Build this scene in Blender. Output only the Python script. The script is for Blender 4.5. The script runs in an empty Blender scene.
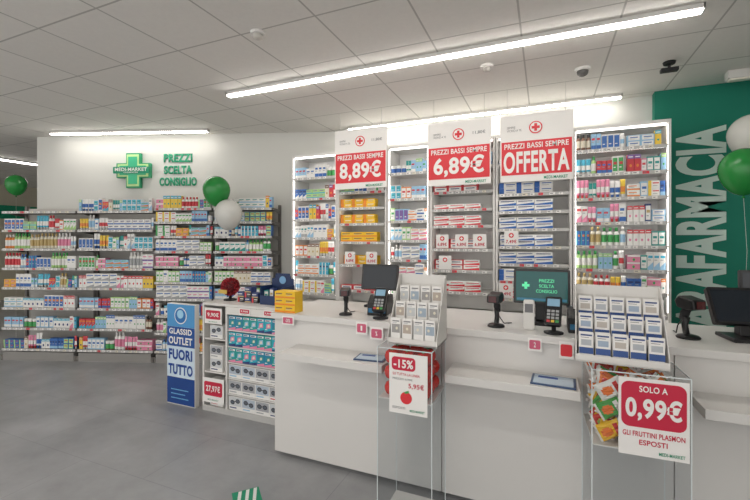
import bpy, bmesh, math, random
from mathutils import Vector, Matrix
rng = random.Random(7)
scene = bpy.context.scene
COL = scene.collection
PI = math.pi

# ------------------------------------------------------------------ materials
def lin(c):
    return c/12.92 if c <= 0.04045 else ((c+0.055)/1.055)**2.4
def hexc(h):
    h = h.lstrip('#')
    return tuple(lin(int(h[i:i+2], 16)/255) for i in (0, 2, 4)) + (1,)
_m = {}
def M(name, hx='888888', rough=0.5, metal=0.0, emit=0.0, spec=0.5, noise=0.0):
    if name in _m: return _m[name]
    m = bpy.data.materials.new(name); m.use_nodes = True
    nt = m.node_tree; b = nt.nodes['Principled BSDF']
    c = hexc(hx)
    b.inputs['Base Color'].default_value = c
    b.inputs['Roughness'].default_value = rough
    b.inputs['Metallic'].default_value = metal
    b.inputs['Specular IOR Level'].default_value = spec
    if emit:
        b.inputs['Emission Color'].default_value = c
        b.inputs['Emission Strength'].default_value = emit
    if noise:
        n = nt.nodes.new('ShaderNodeTexNoise'); n.inputs['Scale'].default_value = 3.0
        n.inputs['Detail'].default_value = 5
        r = nt.nodes.new('ShaderNodeMapRange')
        r.inputs['To Min'].default_value = 1-noise; r.inputs['To Max'].default_value = 1+noise
        mx = nt.nodes.new('ShaderNodeVectorMath'); mx.operation = 'SCALE'
        mx.inputs[0].default_value = c[:3]
        tc = nt.nodes.new('ShaderNodeTexCoord')
        nt.links.new(tc.outputs['Object'], n.inputs['Vector'])
        nt.links.new(n.outputs['Fac'], r.inputs['Value'])
        nt.links.new(r.outputs['Result'], mx.inputs['Scale'])
        nt.links.new(mx.outputs['Vector'], b.inputs['Base Color'])
    _m[name] = m
    return m

def tiled(name, c1, c2, mortar, bw, bh, ms, rough, nscale=1.2, namt=0.12, off=0.0, spec=0.5, shift=(0,0,0)):
    m = bpy.data.materials.new(name); m.use_nodes = True
    nt = m.node_tree; b = nt.nodes['Principled BSDF']
    tc = nt.nodes.new('ShaderNodeTexCoord')
    mp = nt.nodes.new('ShaderNodeMapping'); mp.inputs['Location'].default_value = shift
    br = nt.nodes.new('ShaderNodeTexBrick')
    br.offset = off; br.squash = 1
    br.inputs['Scale'].default_value = 1
    br.inputs['Brick Width'].default_value = bw
    br.inputs['Row Height'].default_value = bh
    br.inputs['Mortar Size'].default_value = ms
    br.inputs['Mortar Smooth'].default_value = 0.2
    br.inputs['Color1'].default_value = hexc(c1); br.inputs['Color2'].default_value = hexc(c2)
    br.inputs['Mortar'].default_value = hexc(mortar)
    n = nt.nodes.new('ShaderNodeTexNoise'); n.inputs['Scale'].default_value = nscale
    n.inputs['Detail'].default_value = 8; n.inputs['Roughness'].default_value = 0.62
    r = nt.nodes.new('ShaderNodeMapRange')
    r.inputs['From Min'].default_value = .3; r.inputs['From Max'].default_value = .7
    r.inputs['To Min'].default_value = 1-namt; r.inputs['To Max'].default_value = 1+namt
    mx = nt.nodes.new('ShaderNodeVectorMath'); mx.operation = 'SCALE'
    L = nt.links.new
    L(tc.outputs['Object'], mp.inputs['Vector']); L(mp.outputs['Vector'], br.inputs['Vector'])
    L(tc.outputs['Object'], n.inputs['Vector'])
    L(n.outputs['Fac'], r.inputs['Value']); L(br.outputs['Color'], mx.inputs[0])
    L(r.outputs['Result'], mx.inputs['Scale']); L(mx.outputs['Vector'], b.inputs['Base Color'])
    b.inputs['Roughness'].default_value = rough
    b.inputs['Specular IOR Level'].default_value = spec
    return m

def acrylic():
    m = bpy.data.materials.new('clear_acrylic'); m.use_nodes = True
    nt = m.node_tree; nt.nodes.clear()
    o = nt.nodes.new('ShaderNodeOutputMaterial')
    t = nt.nodes.new('ShaderNodeBsdfTransparent'); t.inputs['Color'].default_value = (.88, .893, .9, 1)
    g = nt.nodes.new('ShaderNodeBsdfGlossy'); g.inputs['Roughness'].default_value = .06
    x = nt.nodes.new('ShaderNodeMixShader'); x.inputs[0].default_value = .06
    nt.links.new(t.outputs[0], x.inputs[1]); nt.links.new(g.outputs[0], x.inputs[2])
    nt.links.new(x.outputs[0], o.inputs[0])
    return m

WHITE = M('white_laminate', 'd8d6d3', .35, noise=.02)
WALLW = M('white_wall_paint', 'd8d8d3', .8, noise=.02)
PAPER = M('white_paper', 'edebe8', .6)
CARD = M('white_cardboard', 'e0deda', .6)
METALW = M('white_metal', 'dedcd9', .4)
GREYM = M('grey_metal', 'c2c1be', .45)
GREYL = M('light_grey_panel', 'bcbbb9', .5)
DGREY = M('dark_grey_metal', '6f6b67', .5)
BLACK = M('black_plastic', '141416', .35)
BLACKM = M('black_matte', '1d1d20', .6)
CHROME = M('chrome', 'cccccc', .15, 1)
RED = M('red_print', 'd8303a', .5)
REDD = M('crimson_print', 'c41f3f', .5)
GREENT = M('teal_green_print', '0f8f6a', .5)
GREENL = M('green_letter', '2fa078', .5, emit=.04)
GREYT = M('grey_print', '77777a', .6)
BLUE = M('blue_print', '1a4694', .5)
TEALW = M('teal_wall_paint', '12806a', .7, noise=.04)
ACR = acrylic()
LEDW = M('led_white', 'fffaf3', .5, emit=30)
LEDB = M('led_soft_white', 'fffaf3', .5, emit=18)
LEDS = M('led_shelf_white', 'fffaf5', .5, emit=6)
FILLU = M('added_shelf_fill', 'fffaf5', .5, emit=6)  # emission for the added fill strips below the cabinet shelves

# ------------------------------------------------------------------ mesh builder
class MB:
    def __init__(s):
        s.v = []; s.f = []; s.m = []; s.sm = []; s.mats = []
    def mi(s, mat):
        if mat not in s.mats: s.mats.append(mat)
        return s.mats.index(mat)
    def face(s, idx, mat, smooth=False):
        s.f.append(idx); s.m.append(s.mi(mat)); s.sm.append(smooth)
    def box(s, x0, x1, y0, y1, z0, z1, mat, T=None):
        b = len(s.v)
        for x, y, z in ((x0,y0,z0),(x1,y0,z0),(x1,y1,z0),(x0,y1,z0),(x0,y0,z1),(x1,y0,z1),(x1,y1,z1),(x0,y1,z1)):
            p = Vector((x, y, z))
            s.v.append(T @ p if T else p)
        for q in ((0,3,2,1),(4,5,6,7),(0,1,5,4),(1,2,6,5),(2,3,7,6),(3,0,4,7)):
            s.face([b+i for i in q], mat)
        return s
    def quad(s, pts, mat):
        b = len(s.v); s.v += [Vector(p) for p in pts]
        s.face(list(range(b, b+len(pts))), mat); return s
    def fq(s, x0, x1, z0, z1, y, mat):
        return s.quad([(x0,y,z0),(x1,y,z0),(x1,y,z1),(x0,y,z1)], mat)
    def poly(s, pts2, y0, y1, mat):
        b = len(s.v); n = len(pts2)
        s.v += [Vector((x, y0, z)) for x, z in pts2] + [Vector((x, y1, z)) for x, z in pts2]
        s.face([b+i for i in range(n)], mat)
        s.face([b+n+i for i in reversed(range(n))], mat)
        for i in range(n):
            j = (i+1) % n
            s.face([b+j, b+i, b+n+i, b+n+j], mat)
        return s
    def polyx(s, pts2, x0, x1, mat):
        b = len(s.v); n = len(pts2)
        s.v += [Vector((x0, y, z)) for y, z in pts2] + [Vector((x1, y, z)) for y, z in pts2]
        s.face([b+i for i in reversed(range(n))], mat)
        s.face([b+n+i for i in range(n)], mat)
        for i in range(n):
            j = (i+1) % n
            s.face([b+i, b+j, b+n+j, b+n+i], mat)
        return s
    def lathe(s, prof, mat, c=(0,0,0), seg=16, mats=None, T=None):
        c = Vector(c); b = len(s.v)
        for r, z in prof:
            for k in range(seg):
                a = 2*PI*k/seg
                p = Vector((r*math.cos(a), r*math.sin(a), z))
                s.v.append((T @ p if T else p) + c)
        for i in range(len(prof)-1):
            mt = mats[i] if mats else mat
            for k in range(seg):
                k2 = (k+1) % seg
                s.face([b+i*seg+k, b+i*seg+k2, b+(i+1)*seg+k2, b+(i+1)*seg+k], mt, True)
        s.face([b+k for k in reversed(range(seg))], mats[0] if mats else mat)
        e = b+(len(prof)-1)*seg
        s.face([e+k for k in range(seg)], mats[-1] if mats else mat)
        return s
    def tube(s, path, r, mat, seg=6):
        b = len(s.v); n = len(path)
        for i, p in enumerate(path):
            p = Vector(p)
            d = (Vector(path[min(i+1, n-1)]) - Vector(path[max(i-1, 0)])).normalized()
            up = Vector((0,0,1)) if abs(d.z) < .9 else Vector((1,0,0))
            a = d.cross(up).normalized(); c = d.cross(a)
            rr = r[i] if isinstance(r, (list, tuple)) else r
            for k in range(seg):
                t = 2*PI*k/seg
                s.v.append(p + a*rr*math.cos(t) + c*rr*math.sin(t))
        for i in range(n-1):
            for k in range(seg):
                k2 = (k+1) % seg
                s.face([b+i*seg+k, b+i*seg+k2, b+(i+1)*seg+k2, b+(i+1)*seg+k], mat, True)
        s.face([b+k for k in range(seg)], mat); s.face([b+(n-1)*seg+k for k in range(seg)], mat)
        return s
    def mesh(s, name):
        me = bpy.data.meshes.new(name)
        me.from_pydata([tuple(v) for v in s.v], [], s.f)
        for m in s.mats: me.materials.append(m)
        me.polygons.foreach_set('material_index', s.m)
        me.polygons.foreach_set('use_smooth', s.sm)
        me.update(); return me

def link(o, parent=None):
    COL.objects.link(o)
    if parent: o.parent = parent
    return o
def tag(o, label=None, cat=None, group=None, kind=None):
    if label: o['label'] = label
    if cat: o['category'] = cat
    if group: o['group'] = group
    if kind: o['kind'] = kind
    return o
def bev(o, w, seg=2):
    if w:
        m = o.modifiers.new('bevel', 'BEVEL'); m.width = w; m.segments = seg
        m.limit_method = 'ANGLE'; m.angle_limit = math.radians(40)
    return o
def part(mb, name, parent=None, loc=(0,0,0), rot=(0,0,0), bevel=0, label=None):
    me = mb if isinstance(mb, bpy.types.Mesh) else mb.mesh(name)
    o = bpy.data.objects.new(name, me); link(o, parent)
    o.location = loc; o.rotation_euler = rot
    bev(o, bevel)
    if label: o['label'] = label
    return o
def thing(name, label, cat, loc=(0,0,0), rz=0.0, group=None):
    o = bpy.data.objects.new(name, None); o.empty_display_size = .05; link(o)
    o.location = loc; o.rotation_euler = (0, 0, rz)
    return tag(o, label, cat, group)
def solid(mb, name, label, cat, loc=(0,0,0), rot=(0,0,0), bevel=0, group=None):
    o = part(mb, name, None, loc, rot, bevel)
    return tag(o, label, cat, group)

_tc = {}
def text_mesh(s, w, h, mat, bold=.02, spc=None):
    k = (s, round(w,4), round(h,4), mat.name, bold)
    if k in _tc: return _tc[k]
    cu = bpy.data.curves.new('tmp', 'FONT'); cu.body = s; cu.offset = bold; cu.resolution_u = 5
    cu.space_character = spc or (1.0 + bold*2.2)
    ob = bpy.data.objects.new('tmp', cu); COL.objects.link(ob)
    dg = bpy.context.evaluated_depsgraph_get(); dg.update()
    me = bpy.data.meshes.new_from_object(ob.evaluated_get(dg))
    bpy.data.objects.remove(ob)
    xs = [v.co.x for v in me.vertices]; ys = [v.co.y for v in me.vertices]
    if not xs: return me
    x0, x1, y0, y1 = min(xs), max(xs), min(ys), max(ys)
    for v in me.vertices:
        x = (v.co.x-(x0+x1)/2)/(x1-x0)*w; z = (v.co.y-(y0+y1)/2)/(y1-y0)*h
        v.co = (x, 0, z)
    me.materials.clear(); me.materials.append(mat); me.name = 'lettering'
    _tc[k] = me; return me
def lettering(parent, s, x, y, z, w, h, mat, bold=.02, rot=(0,0,0)):
    o = bpy.data.objects.new('lettering', text_mesh(s, w, h, mat, bold))
    link(o, parent); o.location = (x, y, z); o.rotation_euler = rot
    return o

# ------------------------------------------------------------------ camera / world
YAW = math.radians(23)
CAMP = Vector((0, 0, 1.55))
cam = bpy.data.cameras.new('camera'); co = bpy.data.objects.new('camera', cam); COL.objects.link(co)
cam.lens = 19.2; cam.sensor_width = 36; cam.shift_y = -10/750
cam.clip_start = .05
co.location = CAMP; co.rotation_euler = (PI/2, 0, YAW)
scene.camera = co
w = bpy.data.worlds.new('world'); scene.world = w; w.use_nodes = True
w.node_tree.nodes['Background'].inputs[0].default_value = (1, .975, .945, 1)
w.node_tree.nodes['Background'].inputs[1].default_value = 1.5
try:
    scene.view_settings.view_transform = 'Standard'
except Exception: pass

# ------------------------------------------------------------------ room shell
CEIL = 2.98
A = math.radians(19.3)
P0 = Vector((-2.43, 4.70, 0))
def LW(u, v, z=0):  # left-wall frame to world
    return Vector((P0.x+u*math.cos(A)-v*math.sin(A), P0.y+u*math.sin(A)+v*math.cos(A), z))
def struct(mb, name, loc=(0,0,0), rz=0):
    o = part(mb, name, None, loc, (0,0,rz)); o['kind'] = 'structure'; return o
FLOORM = tiled('grey_stone_floor', '9a9b9d', '949597', '898a8c', 1.2, 0.6, .003, .30, 2.2, .2, off=.5)
CEILM = tiled('ceiling_tiles', 'e8e5e0', 'e5e2dd', 'b9b6b1', .6, .6, .007, .85, 30, .02, shift=(.15,.2,0))
struct(MB().box(-13, 3.6, -3, 10, -.1, 0, FLOORM), 'floor')
struct(MB().box(-13, 3.6, -3, 10, CEIL, CEIL+.1, CEILM), 'ceiling')
struct(MB().box(-2.38, 3.5, 4.70, 4.85, 0, CEIL, WALLW), 'wall_back')
struct(MB().box(.975, 3.5, 4.60, 4.698, 0, CEIL, TEALW), 'wall_back_teal')
struct(MB().box(-4.3, 0.0, 0, .15, 0, CEIL, WALLW), 'wall_left', P0, A)
struct(MB().box(3.5, 3.6, -3, 10, 0, CEIL, WALLW), 'wall_right')
struct(MB().box(-13, -12.9, -3, 10, 0, CEIL, M('far_wall_paint','c9c2ae',.8)), 'wall_far')
struct(MB().box(-12.9, 3.5, 9.9, 10, 0, CEIL, WALLW), 'wall_rear_shop')
struct(MB().box(-4.3, 0.0, -.012, 0, 0, .08, GREYL), 'baseboard_left', P0, A)

# ------------------------------------------------------------------ ceiling luminaires
def luminaire(cx, cy, L, rz=0, mat=LEDW, group='linear ceiling lights'):
    t = thing('linear_ceiling_light', 'long slim white linear LED light fixed under the tiled ceiling', 'ceiling light', (cx, cy, CEIL), rz, group)
    part(MB().box(-L/2-.01, L/2+.01, -.035, .035, -.03, -.001, METALW), 'housing', t)
    part(MB().box(-L/2, L/2, -.024, .024, -.042, -.03, mat), 'diffuser', t, label='glowing white diffuser')
    part(MB().box(-L/2-.012, -L/2, -.035, .035, -.043, -.001, METALW), 'end_cap', t)
    part(MB().box(L/2, L/2+.012, -.035, .035, -.043, -.001, METALW), 'end_cap', t)
luminaire(-.97, 3.02, 3.7)
luminaire(-.80, 4.55, 2.97, 0, LEDB)
p = LW(-2.80, -.24); luminaire(p.x, p.y, 2.12, A, LEDB)
luminaire(-8.7, 4.4, 2.4, PI/2)
luminaire(-1.4, .5, 3.0); luminaire(-4.6, .2, 2.6); luminaire(-.5, -1.6, 3.0); luminaire(-5.5, -1.6, 3.0); luminaire(-8.6, .6, 3.0)  # extra fixtures outside the view, added to brighten the shop

def detector(x, y, kind=0):
    if kind == 0:
        t = thing('smoke_detector', 'small round white smoke detector on the ceiling tile', 'smoke detector', (x, y, CEIL), 0, 'ceiling detectors')
        part(MB().lathe([(.05,-.001),(.052,-.018),(.048,-.022)][::-1], PAPER, seg=20), 'base', t)
        part(MB().lathe([(.012,-.05),(.032,-.045),(.036,-.022)], M('detector_plastic','c9c6bf',.5), seg=20), 'sensor', t)
    elif kind == 1:
        t = thing('dome_camera', 'small dark dome security camera on the ceiling', 'security camera', (x, y, CEIL), 0)
        part(MB().lathe([(.055,-.025),(.06,-.02),(.06,-.001)], PAPER, seg=20), 'base', t)
        part(MB().lathe([(.006,-.07),(.03,-.062),(.042,-.045),(.045,-.025)], M('smoked_dome','6b6a68',.2), seg=20), 'dome', t)
    else:
        t = thing('ceiling_spotlight', 'dark ceiling spotlight with a short stem', 'spotlight', (x, y, CEIL), 0)
        part(MB().lathe([(.04,-.02),(.045,-.001)], BLACKM, seg=16), 'base', t)
        part(MB().box(-.01,.01,-.01,.01,-.05,-.02, BLACKM).box(-.06,.06,-.025,.025,-.08,-.05,BLACKM), 'lamp_head', t, bevel=.005)
detector(-1.815, 2.215); detector(-.436, 3.37); detector(.29, 3.74, 1); detector(.92, 3.88, 2)
t = thing('emergency_light', 'white rectangular emergency light under the ceiling', 'emergency light', (1.56, 4.3, CEIL))
part(MB().box(-.14,.14,-.04,.04,-.07,-.001,CARD), 'housing', t, bevel=.006)
part(MB().box(-.12,.12,-.03,.03,-.085,-.07,M('lens','f4efe2',.3)), 'lens', t)

# ------------------------------------------------------------------ product variants
CN = dict(
    white='e9e8e5', cream='dfd8c6', blue='3769b0', lblue='97c1de', navy='2b3c72', cyan='48adc9', teal='2a958e', green='46a35a',
    lgreen='a9d188', red='cb3f47', pink='df8aa8', orange='e1883c', yellow='e6c445', purple='7a5ea0', brown='7d5a48', grey='a4a7a9',
    gold='bda56d', black='2c2c31')
PC = {k: M('pack_'+k, h, .45) for k, h in CN.items()}
CS = {k: M('glossy_'+k, h, .18) for k, h in dict(white='ece9e2', orange='e8741c', yellow='f2bd1e', green='3f9d3c', lgreen='9cc95a', red='cf2f24').items()}
def carton(w, h, d, base, band, acc, style, words, name=None, pal=None):
    name = name or ('cosmetic_carton' if h > w else 'medicine_carton')
    P = pal or PC
    b = MB(); B, N, C = P.get(base, PC[base]), P.get(band, PC[band]), P.get(acc, PC[acc])
    b.box(-w/2, w/2, -d/2, d/2, 0, h, B)
    y = -d/2-.0008
    if style == 0:
        b.fq(-w/2, w/2, .04*h, .28*h, y, N); b.fq(-w*.4, w*.25, .6*h, .74*h, y, C); b.fq(-w*.4, w*.05, .45*h, .51*h, y, PC['grey'])
    elif style == 1:
        b.fq(-w/2, -w*.22, 0, h, y, N); b.fq(-w*.1, w*.42, .6*h, .75*h, y, C); b.fq(-w*.1, w*.3, .3*h, .38*h, y, PC['grey'])
    elif style == 2:
        b.fq(-w/2, w/2, .76*h, h, y, N)
        r = min(w, h)*.2
        b.quad([(r*math.cos(a), y, h*.36+r*math.sin(a)) for a in [2*PI*i/12 for i in range(12)]], C)
        b.fq(-w*.35, w*.35, .84*h, .9*h, y-.0006, PC['white'])
    elif style == 3:
        b.quad([(-w/2,y,0),(w/2,y,0),(w/2,y,h*.45),(-w/2,y,h*.15)], N); b.fq(-w*.4, w*.4, .68*h, .82*h, y, C)
        b.fq(-w*.4, w*.1, .54*h, .59*h, y, PC['grey'])
    else:
        b.fq(-w*.42, w*.42, .1*h, .9*h, y, N); b.fq(-w*.3, w*.3, .5*h, .66*h, y-.0006, C); b.fq(-w*.3, w*.1, .3*h, .36*h, y-.0006, PC['grey' if band=='white' else 'white'])
    return dict(me=b.mesh(name), w=w, h=h, d=d, name=name, label=words, cat='medicine box')
def bottle(r, h, body, lab, cap, words, name='lotion_bottle', seg=12):
    b = MB(); B, L, C = PC[body], PC[lab], PC[cap]
    pr = [(r*.92,0),(r,.03*h),(r,.18*h),(r,.6*h),(r,.7*h),(r*.45,.78*h),(r*.45,.8*h),(r*.5,.8*h),(r*.5,.97*h),(r*.42,h)]
    b.lathe(pr, B, seg=seg, mats=[B,B,L,B,B,B,C,C,C,C])
    return dict(me=b.mesh(name), w=2*r, h=h, d=2*r, name=name, label=words, cat='bottle')
def jar(r, h, body, lab, cap, words):
    b = MB(); B, L, C = PC[body], PC[lab], PC[cap]
    b.lathe([(r*.95,0),(r,.04*h),(r,.1*h),(r,.62*h),(r*.96,.66*h),(r*1.02,.68*h),(r*1.02,.97*h),(r*.96,h)], B, seg=14, mats=[B,B,L,B,C,C,C,C])
    return dict(me=b.mesh('cream_jar'), w=2.04*r, h=h, d=2*r, name='cream_jar', label=words, cat='jar')
def tubep(w, h, body, band, cap, words):
    b = MB(); B, N, C = PC[body], PC[band], PC[cap]; n = 12
    rings = [(.62,.0,.62),(.62,.16,.62),(.95,.18,.9),(1,.3,.85),(1,.6,.55),(1,.9,.15),(1,1,.06)]
    ms = [C, C, B, N, B, B]
    for sx, z, sy in rings:
        for k in range(n):
            a = 2*PI*k/n; b.v.append(Vector((w/2*sx*math.cos(a), w/2*.7*sy*math.sin(a), z*h)))
    for i in range(len(rings)-1):
        for k in range(n):
            k2 = (k+1) % n
            b.face([i*n+k, i*n+k2, (i+1)*n+k2, (i+1)*n+k], ms[i], True)
    b.face([k for k in reversed(range(n))], C); b.face([(len(rings)-1)*n+k for k in range(n)], B)
    return dict(me=b.mesh('cream_tube'), w=w, h=h, d=w*.7, name='cream_tube', label=words, cat='tube')
V = {}
V['cart'] = [
 carton(.08,.048,.12,'white','blue','navy',0,'white medicine carton with a blue band on the shelf'),
 carton(.048,.11,.05,'white','red','red',2,'upright white carton with a red top on the shelf'),
 carton(.09,.055,.1,'white','green','green',1,'white carton with a green side block on the shelf'),
 carton(.055,.10,.06,'lblue','white','blue',4,'light blue upright carton with a white panel'),
 carton(.042,.13,.05,'white','lblue','cyan',3,'tall white and pale blue cosmetic carton'),
 carton(.095,.042,.1,'white','orange','orange',0,'flat white carton with an orange band'),
 carton(.052,.105,.06,'cream','brown','gold',2,'cream and brown herbal remedy carton'),
 carton(.065,.085,.07,'white','teal','teal',3,'white carton with a teal diagonal panel'),
 carton(.085,.05,.1,'white','yellow','red',1,'white and yellow flat medicine carton'),
 carton(.048,.10,.05,'lgreen','white','green',4,'pale green upright carton with a white label'),
 carton(.07,.065,.08,'white','purple','pink',0,'white carton with a purple band'),
 carton(.045,.11,.05,'white','pink','red',3,'white and pink upright carton'),
 carton(.056,.09,.06,'orange','white','red',4,'orange supplement carton with a white label'),
 carton(.056,.085,.06,'white','cyan','navy',2,'white carton with a cyan top stripe'),
 carton(.10,.07,.1,'white','grey','blue',3,'wide white carton with a grey panel'),
 carton(.042,.13,.05,'white','grey','teal',0,'tall slim white cosmetic carton'),
 carton(.06,.11,.06,'white','white','blue',0,'plain white carton with small blue print'),
 carton(.04,.10,.05,'white','lgreen','green',3,'small white upright carton with pale green base'),
 carton(.042,.10,.05,'cyan','white','navy',1,'small cyan upright carton with white stripe'),
 carton(.04,.11,.05,'white','yellow','green',2,'small white upright carton with yellow top')]
names = dict(lblue='pale blue', lgreen='pale green')
vr = random.Random(11)
for q in range(30):
    base = vr.choice(['white']*6+['cream','lblue','lblue','lgreen','pink','yellow','red','blue'])
    band = vr.choice([c for c in ('blue','blue','red','green','orange','cyan','cyan','pink','purple','lblue','lblue','lgreen','white','gold') if c != base])
    acc = vr.choice([c for c in ('navy','red','green','orange','blue','grey','teal','purple') if c != base])
    up = vr.random() < .5
    ww, hh = (vr.uniform(.032,.052), vr.uniform(.08,.135)) if up else (vr.uniform(.06,.1), vr.uniform(.036,.058))
    V['cart'].append(carton(ww, hh, .06 if up else .09, base, band, acc, vr.randrange(5),
        ('upright ' if up else 'flat ')+names.get(base,base)+' carton with '+names.get(band,band)+' print on a shelf'))
V['bot'] = [
 bottle(.021,.15,'white','lblue','white','white lotion bottle with a pale blue label'),
 bottle(.023,.16,'white','green','green','white shampoo bottle with a green label and cap'),
 bottle(.021,.13,'orange','white','white','orange sun lotion bottle with a white cap'),
 bottle(.020,.14,'lblue','white','blue','light blue bottle with a blue cap'),
 bottle(.023,.165,'white','pink','white','tall white bottle with a pink label'),
 bottle(.019,.11,'brown','cream','black','small brown glass bottle with a cream label'),
 bottle(.022,.15,'cream','gold','gold','cream bottle with a gold label and cap'),
 bottle(.021,.14,'white','red','red','white bottle with a red label and cap'),
 bottle(.022,.15,'white','grey','white','white bottle with a pale grey label'),
 bottle(.019,.12,'blue','white','white','small blue bottle with a white label'),
 bottle(.021,.14,'lgreen','white','green','pale green bottle with a green cap')]
V['jar'] = [jar(.028,.06,'white','blue','white','round white cream jar with a blue label'),
 jar(.029,.08,'brown','green','white','brown supplement jar with a green label'),
 jar(.027,.055,'pink','white','white','pink cream jar with a white lid')]
V['tube'] = [tubep(.038,.14,'white','blue','blue','white cream tube with a blue band standing on its cap'),
 tubep(.038,.13,'white','red','white','white cream tube with a red band'),
 tubep(.038,.14,'cyan','white','white','cyan tube with a white band'),
 tubep(.038,.12,'yellow','orange','white','yellow sun cream tube'),
 tubep(.032,.12,'pink','white','red','small pink tube with a white band'),
 tubep(.032,.11,'white','lblue','white','small white tube with a pale blue band'),
 tubep(.032,.12,'red','white','white','small red tube with a white band'),
 tubep(.028,.13,'teal','white','white','slim teal tube with a white band')]
STR = dict(yellow=M('strong_yellow','f0c11c',.45), red=M('strong_red','cc2d38',.45), orange=M('strong_orange','e88a1f',.45), blue=M('strong_blue','2560b0',.45))
V['yel'] = [carton(.15,.055,.1,'yellow','orange','brown',0,'flat yellow carton with an orange band on a grey shelf','supplement_carton',STR),
            carton(.14,.05,.1,'yellow','orange','white',1,'flat yellow and orange carton on a grey shelf','supplement_carton',STR)]
V['redw'] = [carton(.16,.05,.1,'white','red','red',3,'flat white and red carton on a grey shelf',None,STR),
             carton(.15,.05,.1,'red','white','navy',4,'flat red carton with a white label',None,STR)]
V['blw'] = [carton(.16,.055,.1,'white','blue','navy',3,'wide white and blue medicine carton on a grey shelf',None,STR),
            carton(.15,.05,.1,'white','lblue','blue',2,'wide white carton with a light blue top'),
            carton(.16,.055,.1,'white','blue','blue',1,'wide white carton with a blue end panel',None,STR)]
V['cos'] = [carton(.048,.09,.05,'teal','white','teal',4,'teal cosmetic carton with a white label'),
            carton(.042,.10,.05,'white','red','pink',2,'white cosmetic carton with a red top'),
            carton(.046,.11,.05,'white','teal','grey',2,'white cosmetic carton with a teal top'),
            carton(.04,.08,.05,'pink','white','red',4,'pink cosmetic carton with a white label'),
            carton(.042,.11,.05,'navy','white','gold',4,'navy blue cosmetic carton with a white label'),
            carton(.11,.042,.07,'teal','white','red',1,'flat teal carton with a white block'),
            carton(.10,.038,.07,'lblue','white','blue',4,'flat pale blue carton with a white label')]
SHELFP = []
def put(var, x, y, z, rz=0, group=None, sz=1.0):
    o = bpy.data.objects.new(var['name'], var['me']); COL.objects.link(o)
    o.location = (x, y, z); o.rotation_euler = (0, 0, rz)
    if sz != 1.0: o.scale = (1, 1, sz)
    SHELFP.append((var['name'], o, (Vector((x,y,z))-CAMP).length, (x,y,z,rz,sz)))
    return tag(o, var['label'], var['cat'], group)
def fill(frame, u0, u1, vf, z, hmax, pool, group, runs=(2,5), gap=.003, skip=0.0, stack=False, grow=False):
    u = u0
    fits = [p for p in pool if p['h'] <= hmax]
    if not fits: return
    while u < u1-.03:
        var = rng.choice(fits); n = rng.randint(*runs)
        if rng.random() < skip: u += rng.uniform(.04, .09); continue
        sz = 1.0; k = 1
        if grow:
            if var['h']*2 < hmax and 'carton' in var['name'] and var['h'] < .08:
                k = 2; sz = min(1.35, hmax*rng.uniform(.75,.95)/(2*var['h']+.001))
            else: sz = max(1.0, min(1.4, hmax*rng.uniform(.68,.96)/var['h']))
        if stack and var['h'] < .075: k = max(1, min(2, int(hmax/(var['h']+.001))))
        for i in range(n):
            if u+var['w'] > u1: break
            for j in range(k):
                v = vf+var['d']/2+rng.uniform(0, .012)
                c = u+var['w']/2
                zz = z+.001+j*(var['h']*sz+.0006)
                if frame == 'L':
                    p = LW(c, v); put(var, p.x, p.y, zz, A+rng.uniform(-.02,.02), group, sz)
                else: put(var, c, v, zz, rng.uniform(-.02,.02), group, sz)
            u += var['w']+gap
        fits = [p for p in fits if u+p['w'] <= u1]
        if not fits: return

def rail_mesh(w, seed):
    r = random.Random(seed); b = MB()
    b.box(0, w, -.006, 0, -.03, 0, GREYL)
    x = .02
    while x < w-.07:
        ww = r.choice([.035,.04,.05])
        b.fq(x, x+ww, -.027, -.003, -.0068, r.choice([PAPER,PAPER,PAPER,PAPER,PC['cream'],RED,PAPER]))
        b.fq(x+.006, x+ww*.6, -.018, -.011, -.0074, GREYT)
        x += ww+r.uniform(.015,.06)
    return b.mesh('price_rail')

# ------------------------------------------------------------------ wall gondola shelving
def gondola(u0, wd, levels, seed):
    p = LW(u0, -.012)
    t = thing('shelving_unit', 'grey metal wall shelving unit packed with pharmacy products', 'shelving', (p.x, p.y, 0), A, 'wall shelving units')
    D = .38; H = 1.98
    part(MB().box(.03, wd-.03, -.02, -.001, .1, H, M('shelf_back','cbc8c2',.6)), 'back_panel', t)
    for x in (0, wd-.03):
        part(MB().box(x, x+.03, -.05, -.001, 0, H+.03, DGREY).box(x+.002,x+.028,-D,-.05,0,.07,DGREY), 'upright', t, bevel=.002)
    part(MB().box(.03, wd-.03, -D, -.02, 0, .11, M('plinth','8f8d8a',.5)), 'plinth', t)
    for i, z in enumerate(levels):
        s = part(MB().box(.004, wd-.004, -D+.008, -.051, z-.022, z, DGREY)
                 .polyx([(-.06,z-.022),(-.06,z-.06),(-D+.05,z-.022)], .005, .012, DGREY)
                 .polyx([(-.06,z-.022),(-.06,z-.06),(-D+.05,z-.022)], wd-.012, wd-.005, DGREY), 'shelf', t)
        part(rail_mesh(wd-.02, seed*31+i), 'price_rail', s, (.01, -D+.007, z+.002))
    return D
LV1 = [.15,.42,.68,.94,1.19,1.44,1.68,1.92]
LV2 = [.15,.38,.6,.81,1.02,1.22,1.41,1.60,1.78,1.95]
pool = V['cart']*2+V['bot']*3+V['jar']*3+V['tube']*3
edges = [(-4.42,1.02,LV1),(-3.395,1.02,LV1),(-2.37,.76,LV2),(-1.605,.76,LV2)]
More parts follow.
